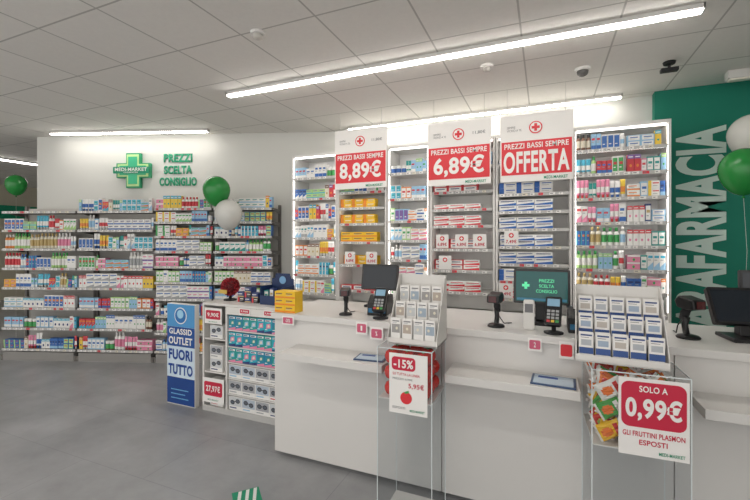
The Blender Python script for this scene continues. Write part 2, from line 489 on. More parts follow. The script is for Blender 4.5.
for k, (u0, wd, lv) in enumerate(edges):
    D = gondola(u0, wd, lv, k+1)
    for i, z in enumerate(lv):
        hm = (lv[i+1]-z-.03) if i+1 < len(lv) else .17
        if i+1 == len(lv) and k == 0: hm = .1
        pl = pool if rng.random() < .6 else rng.choice([V['cart'], V['bot']+V['tube'], V['cart']+V['jar']])
        fill('L', u0+.015, u0+wd-.01, -.012-D+.022, z, hm, pl, 'pharmacy products on the wall shelving', runs=(1,5), gap=.002, grow=True)

# ------------------------------------------------------------------ back shelving behind the counter
SF, SB = 4.10, 4.48; TOP = 2.58
BEX = [-2.85,-2.22,-1.60,-1.115,-.45,.235,.99]
levels = {
 0:[.92,1.14,1.36,1.58,1.80,2.05,2.30], 1:[.98,1.27,1.53,1.74,1.92,2.1,2.34], 2:[.92,1.13,1.34,1.55,1.76,2.0,2.28],
 3:[1.02,1.24,1.46,1.70,1.87,2.05,2.3], 4:[.98,1.15,1.32,1.49,1.66,1.83,2.0,2.3], 5:[.9,1.09,1.29,1.5,1.71,1.93,2.15,2.37]}
for k in range(6):
    x0, x1 = BEX[k]+.003, BEX[k+1]-.003; wd = x1-x0
    grey = k in (1,3,4)
    fm = GREYM if grey else METALW
    t = thing('display_cabinet', ('light grey metal open display cabinet behind the sales counter' if grey else 'white lit open display cabinet behind the sales counter'), 'cabinet', (x0, SF, 0), 0, 'cabinets behind the counter')
    Dp = SB-SF
    part(MB().box(.02, wd-.02, Dp-.02, Dp, .8, TOP-.03, M('cab_back_grey','d3d2cf',.6) if grey else M('cab_back_white','e9e8e6',.6)), 'back_panel', t)
    for x in (0, wd-.02):
        part(MB().box(x, x+.02, 0, Dp, 0, TOP-.03, METALW), 'side_panel', t, bevel=.002)
    part(MB().box(0, wd, 0, Dp, TOP-.028, TOP, METALW), 'top_panel', t)
    part(MB().box(.021, wd-.021, .02, Dp-.03, .05, .79, METALW), 'base_carcass', t)
    for j in range(3):
        d = part(MB().box(.024, wd-.024, -.002, .018, .08+j*.24, .3+j*.24, WHITE), 'drawer', t, bevel=.002)
        part(MB().box(wd/2-.06, wd/2+.06, -.02, -.003, .24+j*.24, .252+j*.24, CHROME), 'handle', d)
    for z in levels[k]:
        s = part(MB().box(.021, wd-.021, .01, Dp-.021, z-.014, z, fm), 'shelf', t)
        part(rail_mesh(wd-.05, int(z*100)+k), 'price_rail', s, (.025, .008, z+.002))
        part(MB().box(.04, wd-.04, .03, .042, z-.022, z-.0145, FILLU), 'added_fill_strip', s, label='thin glowing strip added under the shelf as fill light')  # added glowing strip, brightens the cabinet back and products
    part(MB().box(.03, wd-.03, .03, .05, TOP-.04, TOP-.029, LEDS), 'led_strip', t, label='glowing white LED strip')
    if not grey:
        for x in (.0215, wd-.0255):
            part(MB().box(x, x+.004, .012, .018, .93, TOP-.05, LEDS), 'led_strip', t, label='glowing white LED strip')
    a, b2 = x0+.03, x1-.03; vf = SF+.03
    lv = levels[k]
    for i, z in enumerate(lv):
        hm = (lv[i+1]-z-.03) if i+1 < len(lv) else .16
        G = 'boxed products behind the counter'
        if k == 1:
            if i == 0: fill('B', a, b2, vf, z, hm, V['redw'], G, runs=(1,2), skip=.3)
            elif i == 1: fill('B', a, b2, vf+.08, z, .12, V['yel'], G, runs=(3,4), stack=True)
            elif i in (2,3,4): fill('B', a, b2, vf, z, .12, V['yel'], G, runs=(3,4), stack=True)
            else: fill('B', a, b2, vf, z, hm, V['blw']+V['cart'], G)
        elif k == 3:
            if i == 0: fill('B', a, b2, vf, z, .12, V['redw'], G, runs=(2,3), stack=True)
            elif i == 1: fill('B', a, b2, vf+.05, z, .12, V['redw'], G, runs=(2,3), stack=True)
            elif i == 2: fill('B', a, b2, vf+.08, z, .12, V['redw'], G, runs=(2,3), stack=True)
            elif i in (3,5): fill('B', a, b2, vf, z, .12, V['redw'], G, runs=(3,4), stack=True)
            elif i == 4: fill('B', a, b2, vf, z, .06, V['redw'][:1], G, runs=(3,4))
            else: fill('B', a, b2, vf, z, hm, V['cart'], G)
        elif k == 4:
            if i == 0: fill('B', a, b2, vf, z, .12, V['redw'], G, runs=(2,3), stack=True)
            elif i < 7: fill('B', a, b2, vf+(.08 if i == 3 else 0), z, .12, V['blw'], G, runs=(3,4), stack=True)
            else: fill('B', a, b2, vf, z, hm, V['cart'], G)
        elif k == 5:
            fill('B', a, a+.40, vf, z, hm, V['tube']*5+V['bot']*3+V['cart'], G, runs=(1,3), grow=True)
            fill('B', a+.405, b2, vf, z, hm, V['cos']*4+V['cart'], G, runs=(1,3), grow=True)
        else:
            fill('B', a, b2, vf, z, hm, V['cart']+V['tube']+V['bot'][:3]+V['jar'], G, runs=(1,3), gap=.002, grow=True)

# more than 300 of one kind: the farthest ones become a single object
from collections import defaultdict
byk = defaultdict(list)
for nm, o, d, tr in SHELFP: byk[nm].append((d, o, tr))
for nm, lst in byk.items():
    if len(lst) <= 275: continue
    lst.sort(key=lambda q: q[0])
    rest = lst[275:]
    mb = MB()
    for d, o, (x, y, z, rz, sz) in rest:
        T = Matrix.Translation((x, y, z)) @ Matrix.Rotation(rz, 4, 'Z') @ Matrix.Diagonal((1, 1, sz, 1))
        b0 = len(mb.v); me = o.data
        for v in me.vertices: mb.v.append(T @ v.co)
        for pl_ in me.polygons:
            mb.face([b0+i for i in pl_.vertices], me.materials[pl_.material_index], pl_.use_smooth)
        bpy.data.objects.remove(o)
    o = part(mb, nm+'_rows')
    tag(o, 'many small boxed products filling the far wall shelves', 'medicine boxes', 'pharmacy products on the wall shelving', 'stuff')

# crosses
def cross_pts(s, a, cx=0, cz=0):
    return [(cx+x*s, cz+z*s) for x, z in ((-a,-1),(a,-1),(a,-a),(1,-a),(1,a),(a,a),(a,1),(-a,1),(-a,a),(-1,a),(-1,-a),(-a,-a))]
def disc_pts(r, cx, cz, n=24):
    return [(cx+r*math.cos(2*PI*i/n), cz+r*math.sin(2*PI*i/n)) for i in range(n)]
def rrect(x0,x1,z0,z1,r,n=5):
    pts=[]
    for cx,cz,a0 in ((x1-r,z0+r,-PI/2),(x1-r,z1-r,0),(x0+r,z1-r,PI/2),(x0+r,z0+r,PI)):
        for i in range(n+1):
            a=a0+PI/2*i/n; pts.append((cx+r*math.cos(a),cz+r*math.sin(a)))
    return pts

# hanging promo signs
def promo(xc, z0, z1, big):
    W, H = .63, z1-z0
    t = thing('hanging_promo_sign', 'white and red hanging sign reading '+big, 'sign', (xc, 4.0, z0), 0, 'hanging promotional signs')
    part(MB().box(-W/2, W/2, 0, .012, 0, H, PAPER), 'board', t)
    part(MB().box(-W/2+.012, W/2-.012, -.003, -.0005, H*.1, H*.60, RED), 'red_panel', t, label='red printed panel')
    lettering(t, 'PREZZI BASSI SEMPRE', 0, -.005, H*.53, W*.88, H*.08, PAPER, .02)
    lettering(t, big, 0, -.005, H*.29, W*(.80 if len(big) < 6 else .9), H*.32, PAPER, .032)
    c = MB().poly(disc_pts(.058, 0, H*.79), -.003, -.0005, RED)
    c.poly(disc_pts(.048, 0, H*.79), -.005, -.003, PAPER); c.poly(cross_pts(.035,.34,0,H*.79), -.007, -.005, RED)
    part(c, 'cross_emblem', t, label='red cross in a red ring')
    if big[0] in '86': lettering(t, '11,80€', W*.32, -.003, H*.79, .12, .035, GREYT, .01)
    lettering(t, 'SEMPRE\nVICINO A TE', -W*.3, -.003, H*.79, .13, .05, GREYT, .0)
    lettering(t, 'MEDI-MARKET', W*.27, -.003, H*.045, .2, .028, GREENT, .015)
    for x in (-W*.4, W*.4):
        part(MB().tube([(x,.006,H-.002),(x,.006,CEIL-z0-.001)], .0018, GREYL), 'hanging_wire', t)
promo(-1.877, 2.12, 2.78, '8,89€'); promo(-.794, 2.10, 2.74, '6,89€'); promo(-.078, 2.10, 2.73, 'OFFERTA')

# small shelf signs
def shelf_sign(x, y, z, w=.13, h=.14, txt=None, rz=0):
    t = thing('shelf_price_sign', 'small white shelf price sign with a red emblem', 'sign', (x, y, z), rz, 'small price signs on the cabinet shelves')
    part(MB().box(-w/2, w/2, 0, .003, 0, h, PAPER), 'card', t)
    if txt: lettering(t, txt, 0, -.002, h*.26, w*.75, h*.28, REDD, .02)
    part(MB().poly(disc_pts(h*.17, 0, h*.7), -.002, -.0003, RED).poly(cross_pts(h*.1,.34,0,h*.7), -.003, -.002, PAPER), 'emblem', t)
for x, z, tx in ((-2.05,1.271,'8,89€'),(-1.78,1.271,'8,89€'),(-.98,1.461,'6,89€'),(-.78,1.461,'6,89€'),(-.6,1.461,'6,89€'),(-.95,1.241,None),(-.35,.981,'7,49€'),(-.30,1.491,'7,49€'),(.08,.981,None)):
    shelf_sign(x, SF-.006, z+.006, txt=tx)

# ------------------------------------------------------------------ wall lettering and cross logo
p = LW(-2.87, -.06)
t = thing('illuminated_cross_sign', 'green pharmacy cross sign mounted on the white wall above the shelving', 'sign', (p.x, p.y, 2.49), A)
part(MB().poly(cross_pts(.235,.42), .0, .055, M('cross_green','2f9f70',.5)), 'cross_body', t, bevel=.003)
part(MB().poly(cross_pts(.215,.39), -.004, -.0005, M('cross_lime','bfe39c',.5)).poly(cross_pts(.185,.34), -.008, -.004, M('cross_mint','3cb889',.5)), 'cross_face', t)
part(MB().poly(rrect(-.27,.235,-.042,.047,.01), -.016, -.009, GREENT), 'name_band', t)
lettering(t, 'MEDI-MARKET', -.018, -.018, .012, .45, .046, PAPER, .02)
lettering(t, 'FARMACIA', -.018, -.018, -.028, .2, .018, PAPER, .01)
for s, zc, wd in (('PREZZI', 2.66, .40), ('SCELTA', 2.50, .39), ('CONSIGLIO', 2.34, .52)):
    me = text_mesh(s, wd, .115, GREENL, .038)
    p = LW(-2.27, -.012)
    o = bpy.data.objects.new('wall_lettering', me); COL.objects.link(o)
    o.location = (p.x, p.y, zc); o.rotation_euler = (0, 0, A)
    so = o.modifiers.new('solid', 'SOLIDIFY'); so.thickness = .008
    tag(o, 'green word '+s+' in capitals mounted on the white wall', 'wall lettering', 'green slogan words')
o = bpy.data.objects.new('wall_lettering', text_mesh('PARAFARMACIA', 1.98, .385, M('letter_mint','d3e8df',.5), .04, 1.02)); COL.objects.link(o)
o.location = (1.33, 4.592, 1.61); o.rotation_euler = (0, -PI/2, 0)
tag(o, 'large pale vertical word PARAFARMACIA on the teal wall', 'wall lettering')

# ------------------------------------------------------------------ sales counter
CX = [-1.80,-.573,.585,1.75,2.9]
for k in range(4):
    x0, x1 = CX[k]+.002, CX[k+1]-.002; wd = x1-x0
    t = thing('sales_counter', 'white laminate pharmacy sales counter unit with a customer ledge', 'counter', (x0, 2.38, 0), 0, 'sales counter units')
    part(MB().box(0, wd, .02, .62, .06, .988, WHITE), 'body', t)
    part(MB().box(.02, wd-.02, .05, .6, 0, .06, GREYL), 'plinth', t)
    part(MB().box(.0, wd, 0, .018, .03, .985, WHITE), 'front_panel', t, bevel=.002)
    l0 = {0:.2,1:.07,2:.05,3:.05}[k]; l1 = {0:.93,1:.73,2:1.0,3:1.0}[k]
    led = part(MB().box(l0, l1, -.235, -.001, .775, .82, WHITE), 'customer_ledge', t, bevel=.003)
    for x in (l0+.08, l1-.12):
        part(MB().polyx([(-.003,.774),(-.003,.69),(-.16,.774)], x, x+.025, WHITE), 'bracket', led)
solid(MB().box(-1.81, 2.9, 2.35, 3.03, .99, 1.03, WHITE), 'worktop', 'long white laminate worktop running over the counter units', 'worktop', bevel=.003)

# ------------------------------------------------------------------ acrylic bins
def acrylic_stand(xc, yc, rz, W, D, top, floor_z, which):
    t = thing('acrylic_dump_bin', 'tall clear acrylic display bin with a promotional poster on its face', 'display stand', (xc, yc, 0), rz, 'clear acrylic display bins')
    b = MB()
    x0, x1, y0, y1 = -W/2, W/2, -D/2, D/2
    for q in (((x0,y0),(x1,y0)),((x1,y0),(x1,y1)),((x1,y1),(x0,y1)),((x0,y1),(x0,y0))):
        b.quad([(q[0][0],q[0][1],.02),(q[1][0],q[1][1],.02),(q[1][0],q[1][1],top),(q[0][0],q[0][1],top)], ACR)
    part(b, 'clear_walls', t)
    part(MB().box(-W/2-.004, W/2+.004, -D/2-.004, D/2+.004, 0, .02, METALW), 'base_plate', t, bevel=.003)
    part(MB().box(-W/2+.004, W/2-.004, -D/2+.004, D/2-.004, floor_z-.006, floor_z, CARD), 'bin_floor', t)
    part(MB().quad([(x0,y0,top),(x1,y0,top),(x1,y1,top),(x0,y1,top)], ACR), 'lid', t)
    eb = MB(); em = M('acrylic_edge','dbe3e4',.2)
    for sx in (-1,1):
        for sy in (-1,1):
            x = sx*(W/2+.0012); y = sy*(D/2+.0012)
            eb.box(x-.002, x+.002, y-.002, y+.002, .02, top, em)
    eb.box(x0,x1,y0-.003,y0,top-.002,top+.002,em).box(x0,x1,y1,y1+.003,top-.002,top+.002,em)
    eb.box(x0-.003,x0,y0,y1,top-.002,top+.002,em).box(x1,x1+.003,y0,y1,top-.002,top+.002,em)
    part(eb, 'polished_edges', t)
    return t
s1 = acrylic_stand(-.685, 2.155, 0, .30, .30, .97, .70, 1)
R2 = math.radians(2)
S2X, S2Y = .362, 2.155
s2 = acrylic_stand(S2X, S2Y, R2, .355, .34, .985, .66, 2)
pw, ph = .21, .315
po = part(MB().box(-pw/2, pw/2, -.003, 0, 0, ph, PAPER), 'poster', s1, (.025, -.155, .635))
part(MB().poly(rrect(-.09,.04,.228,.298,.018), -.002, -.0004, REDD), 'red_badge', po, (0,-.003,0))
lettering(po, '-15%', -.025, -.0062, .263, .108, .045, PAPER, .03)
lettering(po, 'SU TUTTA LA LINEA', -.01, -.0045, .208, .15, .014, REDD, .01)
lettering(po, 'PREZZO 6,99€', -.03, -.0045, .182, .11, .012, GREYT, .01)
part(MB().poly(disc_pts(.032,-.01,.085), -.002,-.0004, RED).poly([(-.022,.112),(-.01,.108),(.006,.114),(.004,.126),(-.012,.12)],-.003,-.002,PC['green']),
     'tomato_picture', po, (0,-.003,0), label='printed picture of a red tomato')
lettering(po, '5,95€', .045, -.0045, .15, .085, .03, REDD, .02)
lettering(po, 'ESPOSTI', -.05, -.0045, .03, .07, .012, GREYT, .01)
lettering(po, 'MEDI-MARKET', .05, -.0045, .022, .08, .012, GREENT, .015)
pw, ph = .25, .325
po = part(MB().box(-pw/2, pw/2, -.003, 0, 0, ph, PAPER), 'poster', s2, (.046, -.174, .645))
part(MB().poly(rrect(-.115,.115,.12,.31,.03), -.002, -.0004, REDD), 'red_badge', po, (0,-.003,0))
lettering(po, 'SOLO A', 0, -.0062, .282, .1, .026, PAPER, .02)
lettering(po, '0,99€', 0, -.0062, .198, .2, .10, PAPER, .035)
lettering(po, 'GLI FRUTTINI PLASMON', 0, -.0045, .092, .22, .022, REDD, .02)
lettering(po, 'ESPOSTI', 0, -.0045, .058, .1, .022, REDD, .02)
lettering(po, 'MEDI-MARKET', .065, -.0045, .02, .09, .014, GREENT, .015)

# tomatoes in bin 1
TR = M('tomato_red', 'd8261d', .16)
tb = MB(); tb.lathe([(.004,.003),(.02,.0),(.034,.01),(.042,.03),(.042,.046),(.034,.065),(.018,.074),(.006,.07)], TR, seg=20)
tm = tb.mesh('fruit_body')
sb = MB().tube([(0,0,.068),(.002,0,.08),(.006,0,.084)], .003, PC['green'])
for i in range(5):
    a = 2*PI*i/5
    sb.quad([(0,0,.0735),(.012*math.cos(a-.35),.012*math.sin(a-.35),.078),(.026*math.cos(a),.026*math.sin(a),.077),(.012*math.cos(a+.35),.012*math.sin(a+.35),.078)], PC['green'])
sm = sb.mesh('stem')
for lz in range(3):
    for i in range(3):
        for j in range(3):
            if lz == 2 and (i, j) in ((1,1),(2,2)): continue
            o = part(tm, 'red_tomato', None, (-.685+(i-1)*.089+rng.uniform(-.002,.002), 2.155+(j-1)*.089, .702+lz*.086), (0,0,rng.random()*6))
            tag(o, 'shiny red tomato-shaped item piled in the acrylic bin', 'tomato', 'red tomatoes in the acrylic bin')
            part(sm, 'stem', o)
# fruit pouches in bin 2
def pouch(c1, c2, c3, seed):
    b = MB(); n = 12; m = 12; r = random.Random(seed)
    W, H, T = .078, .112, .015
    px = [r.uniform(0, 6) for _ in range(4)]
    for s in (-1, 1):
        base = len(b.v)
        for i in range(n+1):
            for j in range(m+1):
                u = i/n*2-1; v = j/m
                edge = max(0,1-u*u)**.4*(math.sin(PI*v)**.5 if 0<v<1 else 0)
                crumple = 1+.22*math.sin(9*u+px[0])*math.sin(11*v+px[1])+.14*math.sin(17*u+13*v+px[2])
                b.v.append(Vector((u*W/2*(1-.06*math.sin(PI*v)), s*T*edge*crumple+.003*math.sin(6*v+px[3]), v*H)))
        for i in range(n):
            for j in range(m):
                q = [base+i*(m+1)+j, base+(i+1)*(m+1)+j, base+(i+1)*(m+1)+j+1, base+i*(m+1)+j+1]
                if s > 0: q.reverse()
                rr = ((i-5.5)/3.4)**2+((j-3.8)/2.6)**2
                b.face(q, CS['white'] if j in (0, m-1) else (c2 if rr < 1 else (c3 if j in (8,9) and 1 < i < 10 else c1)), False)
    return b.mesh('pouch_body')
caps = MB().lathe([(.005,.110),(.005,.116),(.010,.116),(.010,.127),(.008,.129)], PC['white'], seg=12).mesh('spout_cap')
G_ = CS
pm = [(pouch(G_['orange'],G_['yellow'],G_['white'],1),'orange and yellow'),(pouch(G_['orange'],G_['red'],G_['white'],2),'orange and red'),(pouch(G_['yellow'],G_['orange'],G_['red'],3),'yellow and orange'),
      (pouch(G_['orange'],G_['white'],G_['red'],4),'orange and white'),(pouch(G_['green'],G_['orange'],G_['white'],5),'green and orange'),(pouch(G_['white'],G_['orange'],G_['red'],6),'white and orange'),(pouch(G_['red'],G_['lgreen'],G_['white'],7),'red and green')]
Rz = Matrix.Rotation(R2, 4, 'Z')
def place_pouch(lx, ly, z, roll, tilt, yaw):
    me, nm = rng.choice(pm)
    mat = Matrix.Translation((S2X, S2Y, 0)) @ Rz @ Matrix.Translation((lx, ly, z)) @ Matrix.Rotation(yaw,4,'Z') @ Matrix.Rotation(tilt,4,'X') @ Matrix.Rotation(roll,4,'Y') @ Matrix.Translation((0,0,-.06))
    o = part(me, 'fruit_puree_pouch', None); o.matrix_world = mat
    tag(o, nm+' spouted fruit puree pouch heaped in the acrylic bin', 'food pouch', 'fruit puree pouches in the acrylic bin')
    part(caps, 'spout_cap', o)
for lz, z in enumerate([.725, .815, .905]):
    for j in range(7):
        for i in range(3):
            if lz == 2 and (i*2+j) % 5 == 4: continue
            lx = (i-1)*.102+rng.uniform(-.005,.005); ly = -.138+j*.046+rng.uniform(-.002,.002)
            roll = rng.choice([-1,1])*rng.uniform(.3,1.5)
            place_pouch(lx, ly, z+rng.uniform(-.004,.004), roll, rng.uniform(-.14,.14), rng.uniform(-.1,.1))
# ------------------------------------------------------------------ tiered leaflet racks
def tier_rack(xc, yc, z, W, cols, rows, H, D, rz, pack_h, style):
    SP = ACR if style else CARD
    t = thing('tiered_counter_display', 'stepped counter display holding rows of thin leaflets', 'display rack', (xc, yc, z), rz, 'tiered counter displays')
    st = D/rows; rise = (H-pack_h*.95)/(rows)
    b = MB()
    b.box(-W/2, W/2, -D/2, D/2, 0, .006, CARD)
    for r in range(rows):
        y0 = -D/2+r*st; zz = .012+r*rise
        b.box(-W/2+.004, W/2-.004, y0, y0+.002, zz-.01, zz+.022, CARD)
        b.box(-W/2+.004, W/2-.004, y0+.002, y0+st, zz, zz+.003, CARD)
    part(b, 'stepped_tray', t)
    for x in (-W/2, W/2-.004):
        part(MB().polyx([(-D/2-.004,0),(D/2+.004,0),(D/2+.004,H),(D/2-.03,H),(-D/2-.004,.05)], x, x+.004, CARD), 'side_panel', t)
    part(MB().box(-W/2+.004, W/2-.004, D/2, D/2+.003, .006, H, CARD), 'back_panel', t)
    cw = (W-.02)/cols
    pms = []
    for q in range(4):
        pv = MB(); w2 = cw*.86; d2 = .003
        for l in range(4 if style == 0 else 3):   # stacked thin leaflets
            dx = (.0015*((l+q)%3-1)); yy = l*.007
            pv.box(-w2/2+dx, w2/2+dx, yy-d2/2, yy+d2/2, 0, pack_h-.003*((l+q)%3), PAPER)
        y = -d2/2-.0008
        if style == 0:
            pv.fq(-w2*.42, w2*.42, pack_h*.36, pack_h*.74, y, (M('photo_grey','9b9997',.5),M('photo_tan','b5a89c',.5),M('photo_pale','c3c6c7',.5),M('photo_blue','9dacba',.5))[q])
            pv.quad([(w2*(.1-.08*q)+w2*.13*math.cos(a), y-.0006, pack_h*.56+w2*.15*math.sin(a)) for a in [2*PI*i/10 for i in range(10)]], PC['cream'])
            pv.fq(-w2*.36, w2*.36, pack_h*.85, pack_h*.9, y, GREYT); pv.fq(-w2*.36, w2*.1, pack_h*.79, pack_h*.81, y, PC['grey'])
        else:
            pv.fq(-w2*.40, w2*.40, pack_h*.84, pack_h*.9, y, M('pack_navy2','3a4f84',.5))
            pv.fq(-w2*.38, w2*.2, pack_h*.77, pack_h*.79, y, GREYT)
            pv.fq(-w2*.36, w2*.36, pack_h*.48, pack_h*.7, y, (M('pic_grey','b3b7bd',.5),M('pic_blue','a2b2c6',.5),M('pic_warm','beb6ae',.5),M('pic_grey','b3b7bd',.5))[q])
            pv.fq(-w2*.5, w2*.5, pack_h*.16, pack_h*.40, y, M('pack_darkblue','33528f',.5))
        pms.append(pv.mesh('leaflet_stack'))
    for r in range(rows):
        for c in range(cols):
            lx = -W/2+.01+cw*(c+.5); ly = -D/2+r*st+.012
            x = xc+lx*math.cos(rz)-ly*math.sin(rz); yy = yc+lx*math.sin(rz)+ly*math.cos(rz)
            o = part(pms[(r+c)%4], 'leaflet_stack', None, (x, yy, z+.016+r*rise), (-.03, 0, rz))
            tag(o, ('thin white leaflets with a pale picture' if style == 0 else 'thin white leaflets with a dark blue band')+' in the tiered display', 'leaflets', 'leaflets in the tiered counter displays')
tier_rack(-.665, 2.19, .975, .28, 4, 3, .37, .22, 0, .125, 0)
tier_rack(.318, 2.18, .989, .36, 5, 3, .335, .22, math.radians(-3), .12, 1)

# ------------------------------------------------------------------ point-of-sale equipment
def monitor(xc, yc, z, w, h, rz, tilt, scr='dark', zc=.22):
    t = thing('pos_monitor', 'black point-of-sale touch monitor on the white worktop', 'monitor', (xc, yc, z), rz, 'point-of-sale monitors')
    part(MB().poly(rrect(-.1,.1,-.0,.02,.006), -.08, .1, BLACK), 'base', t)
    part(MB().polyx([(.0,.02),(.06,.02),(.045,zc),(.022,zc)], -.035, .035, BLACK), 'stand_neck', t, bevel=.004)
    s = part(MB().poly(rrect(-w/2,w/2,-h/2,h/2,.01), 0, .03, BLACK), 'screen_housing', t, (0, -.01, zc+.01), (tilt,0,0))
    sm = {'dark':M('screen_dark','1a222b',.1), 'green':M('screen_green','17504f',.15,emit=.35)}[scr]
    part(MB().fq(-w/2+.014, w/2-.014, -h/2+.014, h/2-.014, -.001, sm), 'screen', s, label='glossy screen')
    if scr == 'green':
        GS = M('screen_text','57d39a',.3,emit=.6)
        part(MB().poly(cross_pts(.022,.38,-.09,.005), -.003, -.0015, GS), 'screen_emblem', s)
        for i, tx in enumerate(('PREZZI','SCELTA','CONSIGLIO')):
            lettering(s, tx, .03, -.003, h*.17-i*h*.15, .085 if i<2 else .12, h*.09, GS, .01)
        part(MB().box(-w/2+.02, w/2-.02, -.003, -.0015, -h/2+.02, -h/2+.035, M('taskbar','2b6f8a',.3,emit=.3)), 'screen_bar', s)
    return t
monitor(-1.19, 2.90, 1.03, .30, .2, 0, -.15)
monitor(-.02, 2.70, 1.03, .325, .215, 0, -.12, 'green')
monitor(.97, 2.66, 1.03, .34, .20, .12, -.5, 'dark', .17)
monitor(1.17, 2.90, 1.03, .30, .2, -.1, -.1, 'dark', .24)
def scanner(xc, yc, z, rz, s=1.0):
    t = thing('barcode_scanner', 'black handheld barcode scanner resting on its desk stand', 'barcode scanner', (xc, yc, z), rz, 'barcode scanners')
    t.scale = (s, s, s)
    part(MB().lathe([(.048,0),(.05,.006),(.042,.014),(.018,.02)], BLACK, seg=20), 'stand_base', t)
    part(MB().tube([(0,.01,.018),(0,.02,.06),(0,.008,.1)], .014, BLACK, 10), 'stand_stem', t)
    part(MB().tube([(0,.03,.085),(0,.018,.12),(0,.0,.155)], [.016,.02,.024], BLACKM, 10), 'handle', t)
    part(MB().polyx([(-.065,.145),(-.06,.19),(.02,.205),(.045,.18),(.03,.145),(-.02,.14)], -.036, .036, BLACK), 'scan_head', t, bevel=.008)
    part(MB().fq(-.022, .022, .15, .185, -.068, M('scan_window','4a1517',.1)), 'scan_window', t)
    part(MB().tube([(0,.032,.086),(0,.06,.05),(.02,.09,.006),(.05,.14,.004)], .003, BLACK, 6), 'cable', t)
scanner(-1.275, 2.48, 1.03, .3, .93); scanner(-.27, 2.50, 1.03, -.2, 1.02); scanner(.70, 2.60, 1.03, .5, 1.1)
def terminal(xc, yc, z, rz):
    t = thing('payment_terminal', 'black card payment terminal with keypad on a holder', 'payment terminal', (xc, yc, z), rz, 'payment terminals')
    part(MB().lathe([(.05,0),(.052,.008),(.02,.014)], BLACKM, seg=18), 'holder_base', t)
    part(MB().tube([(0,.01,.012),(0,.02,.09)], .012, BLACKM, 10), 'holder_stem', t)
    b = part(MB().poly(rrect(-.042,.042,-.085,.085,.012), -.03, 0, BLACK), 'terminal_body', t, (0,.0,.115), (-.6,0,0), .003)
    part(MB().fq(-.032,.032,.025,.07,-.0308, M('lcd','7fa2b8',.2,emit=.2)), 'display', b)
    k = MB()
    for i in range(3):
        for j in range(4):
            mt = PC['grey'] if j else (PC['red'],PC['yellow'],PC['green'])[i]
            k.box(-.03+i*.022,-.014+i*.022,-.034,-.0301,-.072+j*.02,-.059+j*.02, mt)
    part(k, 'keypad', b)
terminal(-1.0, 2.45, 1.03, .1); terminal(.045, 2.44, 1.03, -.1)
def printer(xc, yc, z, rz):
    t = thing('receipt_printer', 'black boxy receipt printer with a paper slot', 'receipt printer', (xc, yc, z), rz, 'receipt printers')
    part(MB().polyx([(-.09,0),(.09,0),(.09,.13),(-.02,.135),(-.09,.08)], -.07, .07, BLACK), 'printer_body', t, bevel=.006)
    part(MB().box(-.04,.04,-.03,-.026,.128,.16,PAPER), 'receipt_paper', t, rot=(0,0,0))
    part(MB().box(-.06,.06,-.0925,-.0905,.02,.05,M('printer_blue','1d6a94',.4)), 'front_label', t)
printer(-1.07, 2.62, 1.03, .1); printer(.19, 2.57, 1.03, 0); printer(1.30, 2.56, 1.03, 0)
t = thing('card_reader', 'slim white card reader standing beside the monitor', 'card reader', (-.085, 2.50, 1.03))
part(MB().poly(rrect(-.03,.03,0,.17,.01), -.02, .02, CARD), 'reader_body', t, bevel=.003)
part(MB().fq(-.022,.022,.1,.15,-.0208,GREYT), 'reader_screen', t)

def notice(x, z, w, h, mat, txt, tm_, label):
    t = thing('counter_notice', label, 'sign', (x, 2.3485, z), 0, 'small notices on the counter edge')
    part(MB().box(-w/2, w/2, -.003, 0, 0, h, PAPER), 'card', t)
    part(MB().poly(rrect(-w*.4,w*.4,h*.15,h*.85,h*.1), -.0045, -.0033, mat), 'printed_badge', t)
    if txt: lettering(t, txt, 0, -.0055, h*.5, w*.4 if len(txt)>1 else w*.15, h*.4, tm_, .02)
PINK = M('notice_pink','c95a78',.5)
notice(-1.09, .94, .08, .08, PINK, '1', PAPER, 'small white notice with a pink printed badge')
notice(-.985, .915, .09, .08, PINK, '%', PAPER, 'small white notice with a pink badge hanging from the worktop edge')
notice(-1.66, .955, .10, .06, PINK, '-20%', PAPER, 'small white discount notice under the worktop edge')
notice(-.05, .945, .07, .07, PINK, '2', PAPER, 'small white notice with a pink printed badge')
notice(.105, .92, .07, .09, RED, '', PAPER, 'small red notice hanging from the worktop edge')
def clip(x, y, z, rz, w, d):
    t = thing('ledge_leaflet', 'flat dark-framed leaflet holder lying on the customer ledge', 'leaflet', (x, y, z), rz, 'leaflets on the ledge')
    part(MB().box(-w/2,w/2,-d/2,d/2,.0005,.008,M('leaflet_frame','2d4a72',.4)), 'tray', t, bevel=.002)
    part(MB().box(-w/2+.012,w/2-.012,-d/2+.012,d/2-.012,.008,.0095,M('leaflet_sheet','b9c9d6',.5)), 'sheet', t)
    part(MB().box(-w*.35,w*.1,d*.1,d*.3,.0095,.0101,BLUE), 'printed_title', t)
clip(.04, 2.25, .82, -.05, .21, .16); clip(-.985, 2.26, .82, .1, .19, .13)

# ------------------------------------------------------------------ items on the counter end
yb = carton(.085,.05,.1,'yellow','orange','brown',0,'small yellow carton stacked at the counter end','supplement_carton',STR)
for i in range(2):
    for j in range(3):
        put(yb, -1.755+i*.087, 2.43, 1.0305+j*.0508, 0, 'yellow cartons at the counter end')

